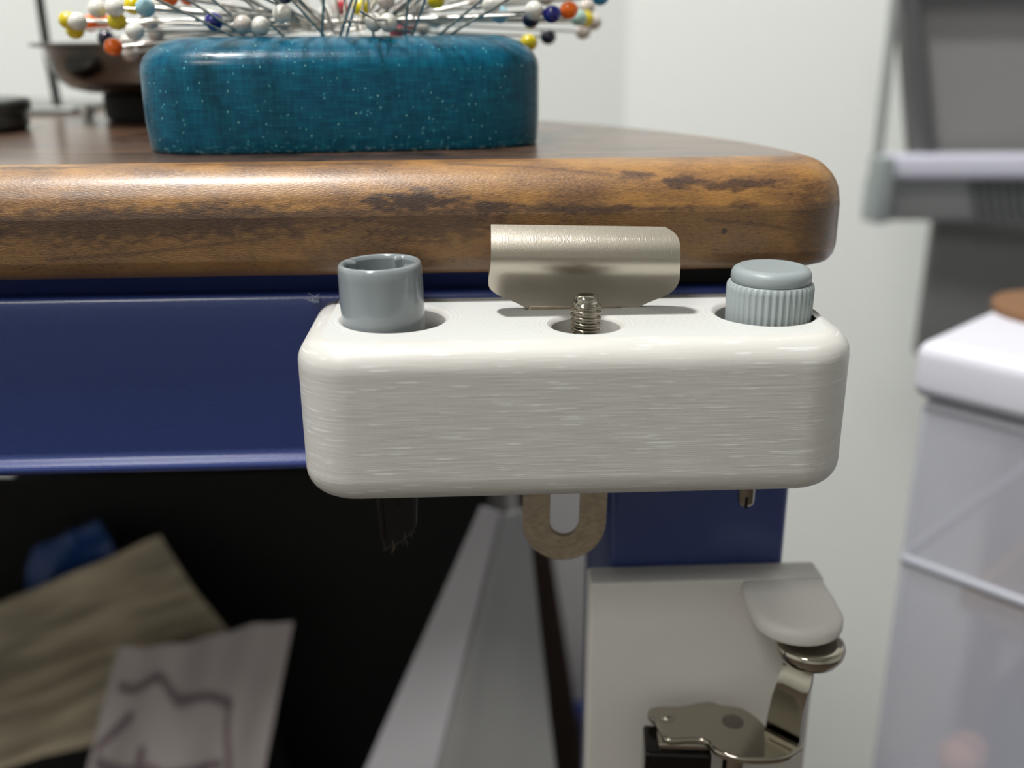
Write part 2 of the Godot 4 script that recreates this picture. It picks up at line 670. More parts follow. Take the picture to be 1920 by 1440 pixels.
# =====================================================================  room and lamps
func ceiling_lamp(at: Vector3, size: float, energy: float, tint: Color, label: String, stem := 0.0) -> void:
	var t := thing("ceiling_lamp", label, "lamp", at / MM)
	var g := Geo.new()
	var s := size * 1000.0
	g.rbox(at / MM + Vector3(0, 20, 0), Vector3(s + 20, 40, s + 20), 6.0)
	if stem > 0.0:
		g.tube(PackedVector3Array([at / MM + Vector3(0, 36, 0), at / MM + Vector3(0, 36 + stem, 0)]), [6.0], 12)
	part("lamp_housing", g, mat(Color(0.85, 0.85, 0.85), 0.5), t)
	var d := Geo.new()
	d.rbox(at / MM + Vector3(0, -1, 0), Vector3(s, 4, s), 1.0)
	var m := mat(Color(0.95, 0.95, 0.93), 0.6)
	m.emission_enabled = true
	m.emission = tint
	m.emission_energy_multiplier = 3.0
	part("lamp_diffuser", d, m, t)
	var l := AreaLight3D.new()
	l.name = "lamp_glow"
	l.area_size = Vector2(size, size)
	l.area_normalize_energy = true
	l.light_energy = energy
	l.light_color = tint
	l.shadow_enabled = true
	l.area_range = 8.0
	l.area_attenuation = 2.0
	t.add_child(l)
	l.position = Vector3(0, -0.008, 0)
	l.rotation_degrees = Vector3(-90, 0, 0)


func room() -> void:
	var f := Geo.new()
	f.rbox(Vector3(0, -780, 800), Vector3(3600, 100, 4100), 1.0)
	structure("floor", f, M.floor_)
	var c := Geo.new()
	c.rbox(Vector3(0, 1640, 800), Vector3(3600, 100, 4100), 1.0)
	structure("ceiling", c, M.ceiling)
	var b := Geo.new()
	b.rbox(Vector3(-825, 430, -510), Vector3(1800, 2440, 100), 1.0)
	structure("wall_back", b, M.wall, "white wall behind the table on the left of the corner")
	var r := Geo.new()
	var turn := Basis(Vector3.UP, deg_to_rad(-12))
	r.rbox(Vector3(74, 430, -460) + turn * Vector3(895, 0, -50), Vector3(1800, 2440, 100), 1.0, 2, turn)
	structure("wall_right", r, M.wall, "white wall to the right of the corner, behind the rack")
	var l := Geo.new()
	l.rbox(Vector3(-1700, 430, 800), Vector3(100, 2440, 4100), 1.0)
	structure("wall_left", l, M.wall)
	var e := Geo.new()
	e.rbox(Vector3(1700, 430, 800), Vector3(100, 2440, 4100), 1.0)
	structure("wall_far_right", e, M.wall)
	var k := Geo.new()
	k.rbox(Vector3(0, 430, 2700), Vector3(3600, 2440, 100), 1.0)
	structure("wall_front", k, M.wall)


# =====================================================================  desk
func desk() -> void:
	var t := thing("desk", "blue painted desk with a glossy brown wooden top and rounded corner", "desk", Vector3(-150, -730, -120))
	# top: plan outline, front edge first
	var o := PackedVector2Array()
	for i in 12:
		o.append(Vector2(-420 + i * 38.8, -26.4 + 0.0))
	var corner := Vector2(38.5, -37.0)
	for i in 9:
		var a := PI / 2 - PI / 2 * i / 8.0 * 0.93
		o.append(corner + Vector2(cos(a) * 11.8, sin(a) * 10.6))
	for p in [Vector2(49.4, -44), Vector2(46.6, -56), Vector2(43.2, -66), Vector2(38.0, -78), Vector2(31.0, -91), Vector2(22.0, -104), Vector2(11.0, -118), Vector2(-4, -136), Vector2(-24, -158), Vector2(-55, -187), Vector2(-110, -225), Vector2(-180, -250), Vector2(-300, -262), Vector2(-420, -264)]:
		o.append(p)
	var ins := inward(o)
	var prof := [[2.4, 4.9, 1], [1.1, 5.4, 1], [0.3, 6.5, 1], [0.0, 8.0, 1], [0.0, 8.3, 2], [0.0, 15.2, 2], [0.0, 15.4, 3]]
	for i in range(1, 9):
		var a := lerpf(0.16, PI / 2, i / 8.0)
		prof.append([8.3 * (1 - cos(a)), 15.4 + 8.3 * sin(a), 3])
	var xf := func(p: Vector2, h: float) -> Vector3: return Vector3(p.x, h, p.y)
	var gs := Geo.new()
	gs.prism(o, ins, prof, xf, [], "nottop")
	for i in gs.uv.size():   # along the edge by place, up the edge by arc
		gs.uv[i] = Vector2(gs.v[i].x + 115.0, gs.uv[i].y)
	var gt := Geo.new()
	gt.prism(o, ins, prof, xf, [], "top")
	orient(gs, gt)
	var base := Vector3(-150, -730, -120)
	var am: ArrayMesh = gs.mesh(M.wood_edge, base)
	am = gt.mesh(M.wood_top, base, am)
	put("tabletop", am, t)
	# apron rail with a rounded upper ridge and a beaded lower lip
	var a2 := PackedVector2Array([Vector2(-60, -31.6), Vector2(-33, -32.2), Vector2(-30.6, -32.2), Vector2(-28.9, -31.9), Vector2(-28.4, -31.3), Vector2(-28.5, -30.6), Vector2(-29.1, -29.9), Vector2(-29.7, -29.4), Vector2(-30.0, -28.7), Vector2(-30.0, -28.0), Vector2(-30.0, -4.0), Vector2(-30.0, -0.9), Vector2(-30.2, 0.2), Vector2(-30.8, 0.9), Vector2(-31.6, 1.2), Vector2(-33.0, 1.2), Vector2(-33.8, 1.3), Vector2(-33.8, 4.85), Vector2(-60, 4.85)])
	var rail := Geo.new()
	rail.loft([section(a2, -420), section(a2, 43.0)], [0])
	rail.done()
	for i in rail.g.size():
		rail.g[i] = rail.g[i] if rail.g[i] >= 90 else 5
	part("apron", rail, M.blue, t)
	var sp := Geo.new()
	sp.rbox(Vector3(25.0, 3.1, -36.6), Vector3(27, 3.6, 7), 0.3)
	part("spacer", sp, M.black_gap, t)
	# legs
	var leg := Geo.new()
	leg.rbox(Vector3(27.7, -381, -54.5), Vector3(35.3, 698, 43), 1.6)
	var lm := part("leg", leg, M.blue, t)
	var pan := Geo.new()
	pan.rbox(Vector3(29.6, -350, -32.6), Vector3(29.6, 560, 1.4), 0.6)
	part("leg_panel", pan, M.blue, lm)
	for e in [[-186.0, -238.0, 30.0]]:
		var q := Geo.new()
		q.rbox(Vector3(e[0], -363, e[1]), Vector3(e[2], 734, 24), 1.5)
		part("leg", q, M.blue, t)
	var far := Geo.new()
	far.rbox(Vector3(-400, -363, -54), Vector3(35, 734, 43), 1.5)
	part("leg", far, M.blue, t)
	var bk := Geo.new()
	bk.rbox(Vector3(-97, -170, -222), Vector3(152, 276, 4), 0.8)
	part("back_panel", bk, M.black_matte, t)
	var rp := Geo.new()
	rp.rbox(Vector3(14, -146, -243), Vector3(66, 228, 4), 0.8)
	part("rear_panel", rp, mat(Color(0.70, 0.69, 0.69), 0.6), t)
	var bar := Geo.new()
	bar.rbox(Vector3(-60, -268, -236), Vector3(280, 44, 18), 1.5)
	part("back_rail", bar, M.blue, t)
	var shelf := Geo.new()
	shelf.rbox(Vector3(-190, -309, -152), Vector3(440, 18, 190), 1.0)
	part("lower_shelf", shelf, M.blue, t)


func section(p: PackedVector2Array, x: float) -> PackedVector3Array:
	var r := PackedVector3Array()
	for q in p:
		r.append(Vector3(x, q.y, q.x))
	return r


# two geos that close one solid: turns both outwards
func orient(a: Geo, b: Geo) -> void:
	var o := Vector3.ZERO
	for p in a.v:
		o += p
	o /= a.v.size()
	var vol := 0.0
	for g in [a, b]:
		for i in range(0, g.v.size(), 3):
			vol += (g.v[i] - o).dot((g.v[i + 1] - o).cross(g.v[i + 2] - o))
	if vol > 0:
		for g in [a, b]:
			for i in range(0, g.v.size(), 3):
				var t: Vector3 = g.v[i + 1]; g.v[i + 1] = g.v[i + 2]; g.v[i + 2] = t
				var w: Vector2 = g.uv[i + 1]; g.uv[i + 1] = g.uv[i + 2]; g.uv[i + 2] = w


# =====================================================================  pin dish and pins
const DISH := Vector3(-41.4, 23.7, -73.0)


func squircle(hx: float, hz: float, e: float, n := 96) -> PackedVector2Array:
	var o := PackedVector2Array()
	for i in n:
		var a := TAU * i / n
		var c := cos(a)
		var s := sin(a)
		var p := Vector2(hx * signf(c) * pow(absf(c), 2.0 / e), hz * signf(s) * pow(absf(s), 2.0 / e)).rotated(deg_to_rad(-5.0))
		o.append(p + Vector2(DISH.x, DISH.z))
	return o


func pin_dish() -> void:
	var t := thing("pin_dish", "glittery teal printed magnetic pin dish on the wooden top", "pin cushion", DISH)
	var o := squircle(38.4, 26.0, 4.6)
	var ins := inward(o)
	var prof := [[0.9, 23.7, 1], [0.5, 24.0, 1], [0.3, 24.6, 1], [0.2, 26.5, 1], [0.0, 29.0, 1], [0.0, 33.0, 1], [0.0, 38.2, 1]]
	for i in range(1, 8):
		var a := PI / 2 * i / 7.0
		prof.append([9.5 * (1 - cos(a)), 38.2 + 6.0 * sin(a), 1])
	prof.append([10.5, 44.1, 1])
	prof.append([14.0, 43.2, 1])
	var g := Geo.new()
	g.prism(o, ins, prof, func(p: Vector2, h: float) -> Vector3: return Vector3(p.x, h, p.y))
	part("dish_body", g, M.teal, t)
	var c := Geo.new()
	c.lathe([[3.0, 43.0], [11.0, 43.1], [11.4, 43.6], [10.6, 44.0], [0.01, 44.1]], [1], Vector3(DISH.x, 0, DISH.z), 40)
	part("magnet_plate", c, M.steel, t)


var shaft_mesh: ArrayMesh
var head_mesh := {}


func pin(head: Vector3, tip: Vector3, color: String, label: String, group: String) -> void:
	var d := (head - tip).normalized()
	var length := 38.0
	tip = head - d * length
	var t := Node3D.new()
	t.name = numbered("pin")
	add_child(t)
	tag(t, label, "pin", group)
	var x := d.cross(Vector3.UP).normalized()
	t.transform = Transform3D(Basis(x, d, x.cross(d)), tip * MM)
	put("shaft", shaft_mesh, t)
	if not head_mesh.has(color):
		var h := Geo.new()
		var prof := []
		for i in 13:
			var a := PI * i / 12.0
			prof.append([maxf(1.72 * sin(a), 0.005), length - 1.85 * cos(a)])
		h.lathe(prof, [1], Vector3.ZERO, 20)
		head_mesh[color] = h.mesh(M["head " + color])
	put("head", head_mesh[color], t)


func pins() -> void:
	var s := Geo.new()
	s.lathe([[0.02, 0.0], [0.16, 1.2], [0.26, 3.5], [0.26, 36.6]], [1], Vector3.ZERO, 10)
	shaft_mesh = s.mesh(M.steel)
	var c := Vector3(DISH.x, 45.2, DISH.z)
	var seen := [
		[Vector3(-96.6, 47.6, -74.0), Vector3(-39.9, 47.4, -70.6), "yellow", "yellow-headed pin farthest left in the fan over the teal dish"],
		[Vector3(-92.9, 47.3, -69.0), Vector3(-36.1, 47.7, -70.6), "white", "white-headed pin just right of the leftmost yellow head"],
		[Vector3(-96.6, 45.7, -77.0), Vector3(-47.1, 47.8, -73.3), "yellow", "yellow-headed pin tucked below the leftmost white head"],
		[Vector3(-95.2, 47.1, -82.0), Vector3(-39.6, 45.7, -69.0), "orange", "orange-headed pin half hidden between two white heads at far left"],
		[Vector3(-89.1, 49.6, -70.0), Vector3(-41.8, 46.8, -75.5), "white", "white-headed pin above the half hidden orange head at left"],
		[Vector3(-93.4, 47.5, -84.0), Vector3(-40.5, 45.9, -77.9), "orange", "orange-headed pin peeking out directly under a white head at left"],
		[Vector3(-84.4, 49.7, -66.0), Vector3(-44.0, 47.3, -68.8), "white", "large white-headed pin above a yellow head at left"],
		[Vector3(-84.9, 47.3, -68.0), Vector3(-45.5, 45.7, -70.0), "yellow", "yellow-headed pin directly under the large white head at left"],
		[Vector3(-81.1, 45.4, -66.0), Vector3(-40.0, 45.4, -76.7), "white", "white-headed pin below and right of the yellow one, over the bowl"],
		[Vector3(-87.6, 42.5, -72.0), Vector3(-36.9, 45.9, -75.9), "orange", "orange-headed pin hanging lowest at left in front of the bowl"],
		[Vector3(-94.3, 44.2, -88.0), Vector3(-35.6, 46.1, -69.3), "navy", "navy-headed pin partly hidden above the lowest orange head"],
		[Vector3(-89.1, 43.2, -86.0), Vector3(-35.9, 47.1, -72.6), "white", "blurred white-headed pin right of the lowest orange head"],
		[Vector3(-90.1, 41.0, -90.0), Vector3(-44.9, 47.1, -68.6), "pearl", "pearl-headed pin hanging lowest of all beside the dish corner"],
		[Vector3(-82.0, 50.2, -70.0), Vector3(-35.8, 46.1, -69.1), "yellow", "yellow-headed pin behind the clear blue head at left"],
		[Vector3(-76.7, 49.5, -60.0), Vector3(-43.1, 45.8, -76.3), "light blue", "clear light blue-headed pin pointing at the viewer, upper left"],
		[Vector3(-79.8, 47.3, -72.0), Vector3(-46.6, 46.9, -75.0), "white", "white-headed pin below the clear light blue head"],
		[Vector3(-79.7, 50.7, -80.0), Vector3(-47.4, 46.2, -71.2), "white", "white-headed pin right of the clear light blue head"],
		[Vector3(-82.4, 45.1, -84.0), Vector3(-43.7, 46.6, -69.8), "pearl", "pale pearl-headed pin close above the left dish shoulder"],
		[Vector3(-64.2, 47.0, -60.0), Vector3(-56.6, 47.5, -85.0), "blue", "dark blue-headed pin alone among the shafts left of centre"],
		[Vector3(-73.3, 51.5, -64.0), Vector3(-47.1, 47.5, -70.5), "orange", "orange-headed pin cut by the top edge at left"],
		[Vector3(-74.9, 52.1, -84.0), Vector3(-47.2, 46.3, -70.1), "orange", "second orange-headed pin cut by the top edge, left of the blue one"],
		[Vector3(-58.4, 46.4, -58.0), Vector3(-52.7, 47.4, -85.0), "pearl", "pearl-headed pin low over the rim, left of the larger white one"],
		[Vector3(-54.5, 46.1, -55.0), Vector3(-46.0, 46.5, -85.0), "white", "white-headed pin resting low on the rim left of centre"],
		[Vector3(-50.3, 48.1, -54.0), Vector3(-48.7, 47.1, -85.0), "white", "white-headed pin above the bright glint on the rim"],
		[Vector3(-49.8, 51.6, -56.0), Vector3(-43.4, 46.1, -85.0), "navy", "navy-headed pin cut by the top edge above the rim glint"],
		[Vector3(-68.1, 49.6, -92.0), Vector3(-43.3, 47.7, -71.9), "pearl", "blurred pearl-headed pin behind shafts left of centre"],
		[Vector3(-48.1, 48.9, -98.0), Vector3(-46.2, 46.5, -59.0), "white", "blurred white-headed pin far back near the centre"],
		[Vector3(-46.2, 46.4, -96.0), Vector3(-42.9, 47.5, -59.0), "pearl", "blurred pearl-headed pin far back low near the centre"],
		[Vector3(-44.9, 50.3, -100.0), Vector3(-43.1, 46.6, -59.0), "red", "blurred red-headed pin far back near the centre"],
		[Vector3(-37.0, 49.4, -66.0), Vector3(-39.2, 46.6, -85.0), "yellow", "yellow-headed pin above the pair of white heads at centre"],
		[Vector3(-33.7, 46.6, -56.0), Vector3(-37.2, 47.3, -85.0), "white", "left white-headed pin of the pair resting on the rim centre"],
		[Vector3(-31.0, 46.5, -55.0), Vector3(-34.9, 47.2, -85.0), "white", "right white-headed pin of the pair resting on the rim centre"],
		[Vector3(-31.7, 50.5, -62.0), Vector3(-34.0, 46.4, -85.0), "pearl", "pearl-headed pin cut by the top edge above the central pair"],
		[Vector3(-31.1, 45.1, -78.0), Vector3(-32.9, 46.7, -59.0), "pink", "pink-headed pin peeking beside the central white pair"],
		[Vector3(-29.0, 46.0, -86.0), Vector3(-35.9, 46.6, -59.0), "red", "red-headed pin behind shafts right of the central pair"],
		[Vector3(-31.2, 49.6, -92.0), Vector3(-33.0, 46.9, -59.0), "pearl", "blurred lavender-white headed pin behind the central pair"],
		[Vector3(-26.2, 45.8, -92.0), Vector3(-34.4, 47.2, -59.0), "pearl", "small blurred pearl-headed pin right of the red head"],
		[Vector3(-23.2, 47.2, -84.0), Vector3(-29.7, 47.0, -59.0), "white", "blurred white-headed pin below the yellow head at top"],
		[Vector3(-22.2, 50.7, -64.0), Vector3(-29.6, 46.4, -85.0), "yellow", "yellow-headed pin cut by the top edge right of centre"],
		[Vector3(-18.7, 51.2, -88.0), Vector3(-30.2, 47.4, -59.0), "white", "blurred white-headed pin cut by the top right of centre"],
		[Vector3(-14.2, 50.6, -72.0), Vector3(-39.6, 45.4, -72.2), "pearl", "pearl-headed pin at the top left of a white one, right half"],
		[Vector3(-11.5, 49.7, -66.0), Vector3(-40.8, 47.1, -75.5), "white", "white-headed pin above the long bundle of shafts at right"],
		[Vector3(-9.7, 48.0, -70.0), Vector3(-41.8, 47.0, -69.8), "light blue", "clear light blue-headed pin seen end on among right shafts"],
		[Vector3(-3.4, 48.6, -62.0), Vector3(-37.8, 47.0, -74.5), "white", "white-headed pin left of the bright blue one at right"],
		[Vector3(-3.4, 47.1, -72.0), Vector3(-38.5, 46.3, -69.7), "navy", "navy-headed pin half hidden under the white head at right"],
		[Vector3(0.1, 47.9, -62.0), Vector3(-37.3, 47.1, -69.3), "blue", "bright blue-headed pin between white and orange at right"],
		[Vector3(3.7, 48.7, -66.0), Vector3(-35.7, 46.7, -68.4), "orange", "orange-headed pin right of the bright blue head"],
		[Vector3(7.5, 47.5, -84.0), Vector3(-41.0, 47.5, -76.3), "clear", "clear greenish-headed pin beside the small yellow one at far right"],
		[Vector3(9.7, 47.3, -90.0), Vector3(-36.2, 47.1, -73.2), "yellow", "small yellow-headed pin at far right beside the clear one"],
		[Vector3(10.1, 49.8, -92.0), Vector3(-38.8, 45.8, -70.7), "pearl", "blurred pearl-headed pin above the small yellow at far right"],
		[Vector3(12.4, 46.7, -98.0), Vector3(-38.0, 47.1, -72.2), "pearl", "blurred pearl-headed pin farthest right in the fan"],
		[Vector3(10.0, 44.7, -98.0), Vector3(-42.4, 47.3, -71.8), "pearl", "blurred pearl-headed pin lowest at far right against the wall"],
		[Vector3(1.4, 43.7, -90.0), Vector3(-39.8, 45.5, -70.8), "navy", "dark navy-headed pin hanging low right against the wall"],
		[Vector3(-3.5, 42.6, -78.0), Vector3(-45.5, 47.0, -73.6), "yellow", "yellow-headed pin lowest at the right dish shoulder"],
		[Vector3(11.1, 51.4, -76.0), Vector3(-44.8, 47.0, -71.1), "cyan", "cyan-headed pin cut by the top edge at far right"],
		[Vector3(0.2, 51.6, -80.0), Vector3(-46.9, 46.0, -73.3), "pearl", "pearl-headed pin cut by the top edge above the bright blue one"],
	]
	for e in seen:
		pin(e[0], e[1], e[2], e[3], e[2] + "-headed pins on the teal dish")
	# pins that rise over the front rim
	var front := [
		[Vector3(-70.7, 66.2, -41.6), Vector3(-51.8, 44.7, -60.0), "shaft slanting steeply left just right of the big white head"],
		[Vector3(-60.7, 67.2, -40.5), Vector3(-44.1, 44.8, -60.0), "long shaft slanting left over the middle of the rim"],
		[Vector3(-37.9, 70.0, -38.0), Vector3(-44.0, 44.8, -60.0), "shaft standing almost upright at the middle of the rim"],
		[Vector3(-28.1, 68.6, -39.1), Vector3(-40.4, 44.7, -60.0), "first of two close shafts leaning right past the upright one"],
		[Vector3(-28.2, 69.0, -38.8), Vector3(-39.2, 44.7, -60.0), "second of two close shafts leaning right past the upright one"],
		[Vector3(-15.4, 68.8, -38.9), Vector3(-26.7, 44.6, -60.0), "shaft leaning slightly right beside the red heads"],
		[Vector3(-77.3, 65.5, -41.2), Vector3(-57.5, 45.3, -60.0), "shaft slanting left right of the lone dark blue head"],
		[Vector3(-83.9, 62.8, -44.5), Vector3(-59.5, 44.9, -60.0), "shaft slanting left above the lone dark blue head"],
		[Vector3(-88.3, 59.4, -44.9), Vector3(-61.6, 44.7, -60.0), "low shaft slanting left below the lone dark blue head"],
		[Vector3(1.9, 61.8, -41.5), Vector3(-21.0, 44.8, -60.0), "bright flat shaft slanting right over the right rim"],
		[Vector3(6.7, 58.9, -43.9), Vector3(-19.5, 44.4, -60.0), "lowest flat shaft slanting right over the right rim"],
		[Vector3(-35.2, 70.3, -37.7), Vector3(-34.3, 44.7, -60.0), "shaft standing upright between the central white pair"],
		[Vector3(-23.6, 70.1, -37.9), Vector3(-28.2, 44.7, -60.0), "shaft nearly upright left of the red head"],
	]
	for i in front.size():
		pin(front[i][0], front[i][1], ["white", "white", "blue", "yellow", "white", "orange", "white"][i % 7], "pin with a " + front[i][2], "pins rising over the front rim")
	# pins whose heads stand above the frame
	var hues := ["white", "white", "white", "yellow", "orange", "blue", "white", "red", "light blue", "pink"]
	var n := 46
	for i in n:
		var az := TAU * (i + 0.8 * rng.randf()) / n
		var el := deg_to_rad(rng.randf_range(19.0, 46.0))
		var d := Vector3(cos(az) * cos(el), sin(el), sin(az) * cos(el))
		var foot := c + Vector3(cos(az) * rng.randf_range(2, 13), rng.randf_range(-0.6, 0.8), sin(az) * rng.randf_range(2, 9))
		var side := "toward the left" if cos(az) < -0.5 else ("toward the right" if cos(az) > 0.5 else ("toward the viewer" if sin(az) > 0 else "toward the wall"))
		pin(foot + d * 38.0, foot, hues[i % hues.size()], "thin steel pin rising from the teal dish %s, head above the picture" % side, "steel pins rising " + side)


func magnetic_bowl() -> void:
	var at := Vector3(-92.5, 23.7, -136.5)
	var t := thing("magnetic_bowl", "shiny steel parts bowl on a round black base behind the teal dish", "bowl", at)
	var b := Geo.new()
	b.lathe([[18.5, 23.7], [19.6, 24.2], [20.0, 25.0], [20.0, 30.2], [19.4, 30.9], [16, 31.0]], [1, 1, 2, 3, 3], Vector3(at.x, 0, at.z), 56)
	part("base", b, M.black_matte, t)
	var g := Geo.new()
	g.lathe([[14, 31.0], [19.5, 30.9], [24, 31.2], [27.5, 32.2], [30, 34.2], [31.4, 36.8], [32.2, 40.0], [32.6, 42.0], [35.6, 42.3], [35.8, 42.8], [35.4, 43.2], [31.8, 43.0], [31.2, 40.0], [30.2, 37.0], [28.6, 34.8], [26, 33.2], [20, 32.2], [0.01, 32.0]], [1, 1, 1, 1, 1, 1, 2, 3, 3, 3, 3, 4], Vector3(at.x, 0, at.z), 72)
	part("bowl", g, mat(Color(0.42, 0.40, 0.38), 0.16, 1.0), t)


func metal_stand() -> void:
	var t := thing("metal_stand", "thin dark rod stand on a flat grey base at the left behind the bowl", "stand", Vector3(-158, 23.7, -176))
	var g := Geo.new()
	g.rbox(Vector3(-158, 24.6, -176), Vector3(58, 1.8, 40), 0.8)
	part("base_plate", g, mat(Color(0.48, 0.49, 0.48), 0.35, 0.6), t)
	var r := Geo.new()
	r.tube(PackedVector3Array([Vector3(-139.0, 25.2, -170), Vector3(-139.6, 40, -170), Vector3(-139.9, 90, -171), Vector3(-140.0, 120, -171)]), [1.25], 14)
	part("rod", r, mat(Color(0.20, 0.20, 0.19), 0.4, 0.6), t)


func round_tin() -> void:
	var t := thing("round_tin", "low dark grey round tin at the left edge of the picture", "tin", Vector3(-138, 23.7, -104))
	var g := Geo.new()
	g.lathe([[15.5, 23.7], [16.4, 24.3], [16.6, 25.2], [16.6, 28.0], [17.4, 28.3], [17.6, 30.0], [17.2, 30.8], [16, 31.0], [0.01, 31.0]], [1, 1, 2, 3, 4, 5, 5, 6], Vector3(-138, 0, -104), 48)
	part("tin_body", g, mat(Color(0.30, 0.31, 0.31), 0.35, 0.4), t)


func bead() -> void:
	var at := Vector3(-118.8, 23.7, -138.2)
	var t := thing("bead", "single white round bead lying on the tabletop left of the steel bowl", "bead", at)
	var g := Geo.new()
	var prof := []
	for i in 13:
		var a := PI * i / 12.0
		prof.append([maxf(1.9 * sin(a), 0.25), 25.6 - 1.9 * cos(a)])
	g.lathe(prof, [1], Vector3(at.x, 0, at.z), 24)
	part("glass_ball", g, M["head white"], t)


# =====================================================================  the printed holder and what it carries
func tool_holder() -> void:
	var t := thing("tool_holder", "white 3D printed block with three holes fixed to the blue apron", "tool holder", Vector3(0, -26, -15))
	var o := PackedVector2Array([Vector2(-44, -29.9)])
	var ins := PackedVector2Array([Vector2(1, 0)])
	o.append(Vector2(-44, -20)); ins.append(Vector2(1, 0))
	var r := 9.0
	for i in 13:
		var a := PI - PI / 2 * i / 12.0
		o.append(Vector2(-44 + r, -r) + Vector2(cos(a), sin(a)) * r); ins.append(-Vector2(cos(a), sin(a)))
	for i in range(1, 8):
		o.append(Vector2(lerpf(-35, 35, i / 8.0), 0)); ins.append(Vector2(0, -1))
	for i in 13:
		var a := PI / 2 - PI / 2 * i / 12.0
		o.append(Vector2(44 - r, -r) + Vector2(cos(a), sin(a)) * r); ins.append(-Vector2(cos(a), sin(a)))
	o.append(Vector2(44, -20)); ins.append(Vector2(-1, 0))
	o.append(Vector2(44, -29.9)); ins.append(Vector2(-1, 0))
	for i in range(1, 8):
		o.append(Vector2(lerpf(44, -44, i / 8.0), -29.9)); ins.append(Vector2(0, 0))
	var prof := fillet(4.0, -26.0, false, 7)
	prof.append([0.0, -21.5, 1])
	prof.append([0.0, -4.6, 1])
	prof.append_array(fillet(4.0, 0.0, true, 8))
	var holes := []
	for e in [[Vector2(-29.3, -17.5), 8.5], [Vector2(2, -12), 5.6], [Vector2(32.6, -17), 8.1]]:
		var cc := circle(e[0], e[1], 56)
		holes.append([cc, dirs_from(e[0], cc), [[0.0, -26.0, 80], [0.0, -0.7, 81], [0.22, -0.25, 81], [0.7, 0.0, 81]]])
	var slot := PackedVector2Array()
	for i in 12: slot.append(Vector2(lerpf(-7.4, 9.2, i / 11.0), -21.1))
	for i in 12: slot.append(Vector2(lerpf(9.2, -7.4, i / 11.0), -22.75))
	var zero := PackedVector2Array()
	zero.resize(24)
	holes.append([slot, zero, [[0.0, -26.0, -1], [0.0, 0.0, -1]]])
	var xf := func(p: Vector2, h: float) -> Vector3: return Vector3(p.x, h, p.y)
	var gs := Geo.new()
	gs.prism(o, ins, prof, xf, holes, "nottop", [90, 1])
	var gt := Geo.new()
	gt.prism(o, ins, prof, xf, holes, "top", [90, 1])
	orient(gs, gt)
	var base := Vector3(0, -26, -15)
	var am: ArrayMesh = gs.mesh(M.print_side, base)
	am = gt.mesh(M.print_top, base, am)
	put("block", am, t)


func lint_brush() -> void:
	var at := Vector3(-30.15, -44, -17.5)
	var t := thing("lint_brush", "small brush with glossy grey hollow cap in the left hole of the white block", "brush", at)
	t.rotation_degrees = Vector3(0, 0, 1.2)
	# hollow cap: outer wall and inner wall with four ribs
	var g := Geo.new()
	var n := 72
	var rings := []
	for p in [[6.9, -24.0, 0], [6.9, 7.5, 0], [6.88, 8.7, 0], [6.72, 9.25, 0], [6.45, 9.5, 0], [6.1, 9.52, 0], [5.85, 9.3, 1], [5.75, 8.8, 1], [5.7, 0.5, 1], [0.05, 0.4, 0]]:
		var ring := PackedVector3Array()
		for i in n:
			var a := TAU * i / n
			var r: float = p[0]
			if p[2] == 1:
				var near := 9.0
				for k in 4:
					near = minf(near, absf(angle_difference(a, 0.5 + k * PI / 2)) * 5.7)
				r -= 1.1 * (1.0 - smoothstep(0.45, 0.75, near))
			ring.append(Vector3(at.x + r * cos(a), p[1], at.z + r * sin(a)))
		rings.append(ring)
	g.loft(rings, [1, 1, 1, 1, 1, 1, 1, 2, 3])
	g.done()
	part("cap", g, M.grey, t)
	var b := Geo.new()
	var o := PackedVector2Array([Vector2(-33.9, -24), Vector2(-33.7, -33), Vector2(-33.0, -43.0), Vector2(-31.4, -41.9), Vector2(-30.0, -41.4), Vector2(-28.4, -40.2), Vector2(-27.0, -38.4), Vector2(-26.6, -33), Vector2(-26.4, -24)])
	b.prism(o, inward(o), [[0.5, -19.2, 1], [0.0, -18.7, 2], [0.0, -16.6, 3], [0.5, -16.1, 3]], func(p: Vector2, h: float) -> Vector3: return Vector3(p.x, p.y, h))
	# a ridge down the blade
	b.rbox(Vector3(-32.9, -32, -16.0), Vector3(0.8, 17, 0.8), 0.3)
	b.rbox(Vector3(-29.8, -29.5, -16.0), Vector3(0.6, 9, 0.6), 0.25)
	part("blade", b, M.black_gloss, t)
	var h := Geo.new()
	for i in 16:
		var x0 := lerpf(-31.4, -27.6, i / 15.0)
		var y0 := lerpf(-41.2, -38.6, i / 15.0)
		var z0 := -17.4 + rng.randf_range(-0.8, 1.2)
		h.tube(PackedVector3Array([Vector3(x0, y0 + 1.0, z0), Vector3(x0 + rng.randf_range(-0.4, 0.4), y0 - 0.5, z0 + 0.2), Vector3(x0 + rng.randf_range(-0.8, 0.8), y0 - rng.randf_range(0.6, 2.2), z0 + 0.4)]), [0.13, 0.1, 0.05], 5)
	part("bristles", h, M.bristle, t).set_meta("kind", "stuff")


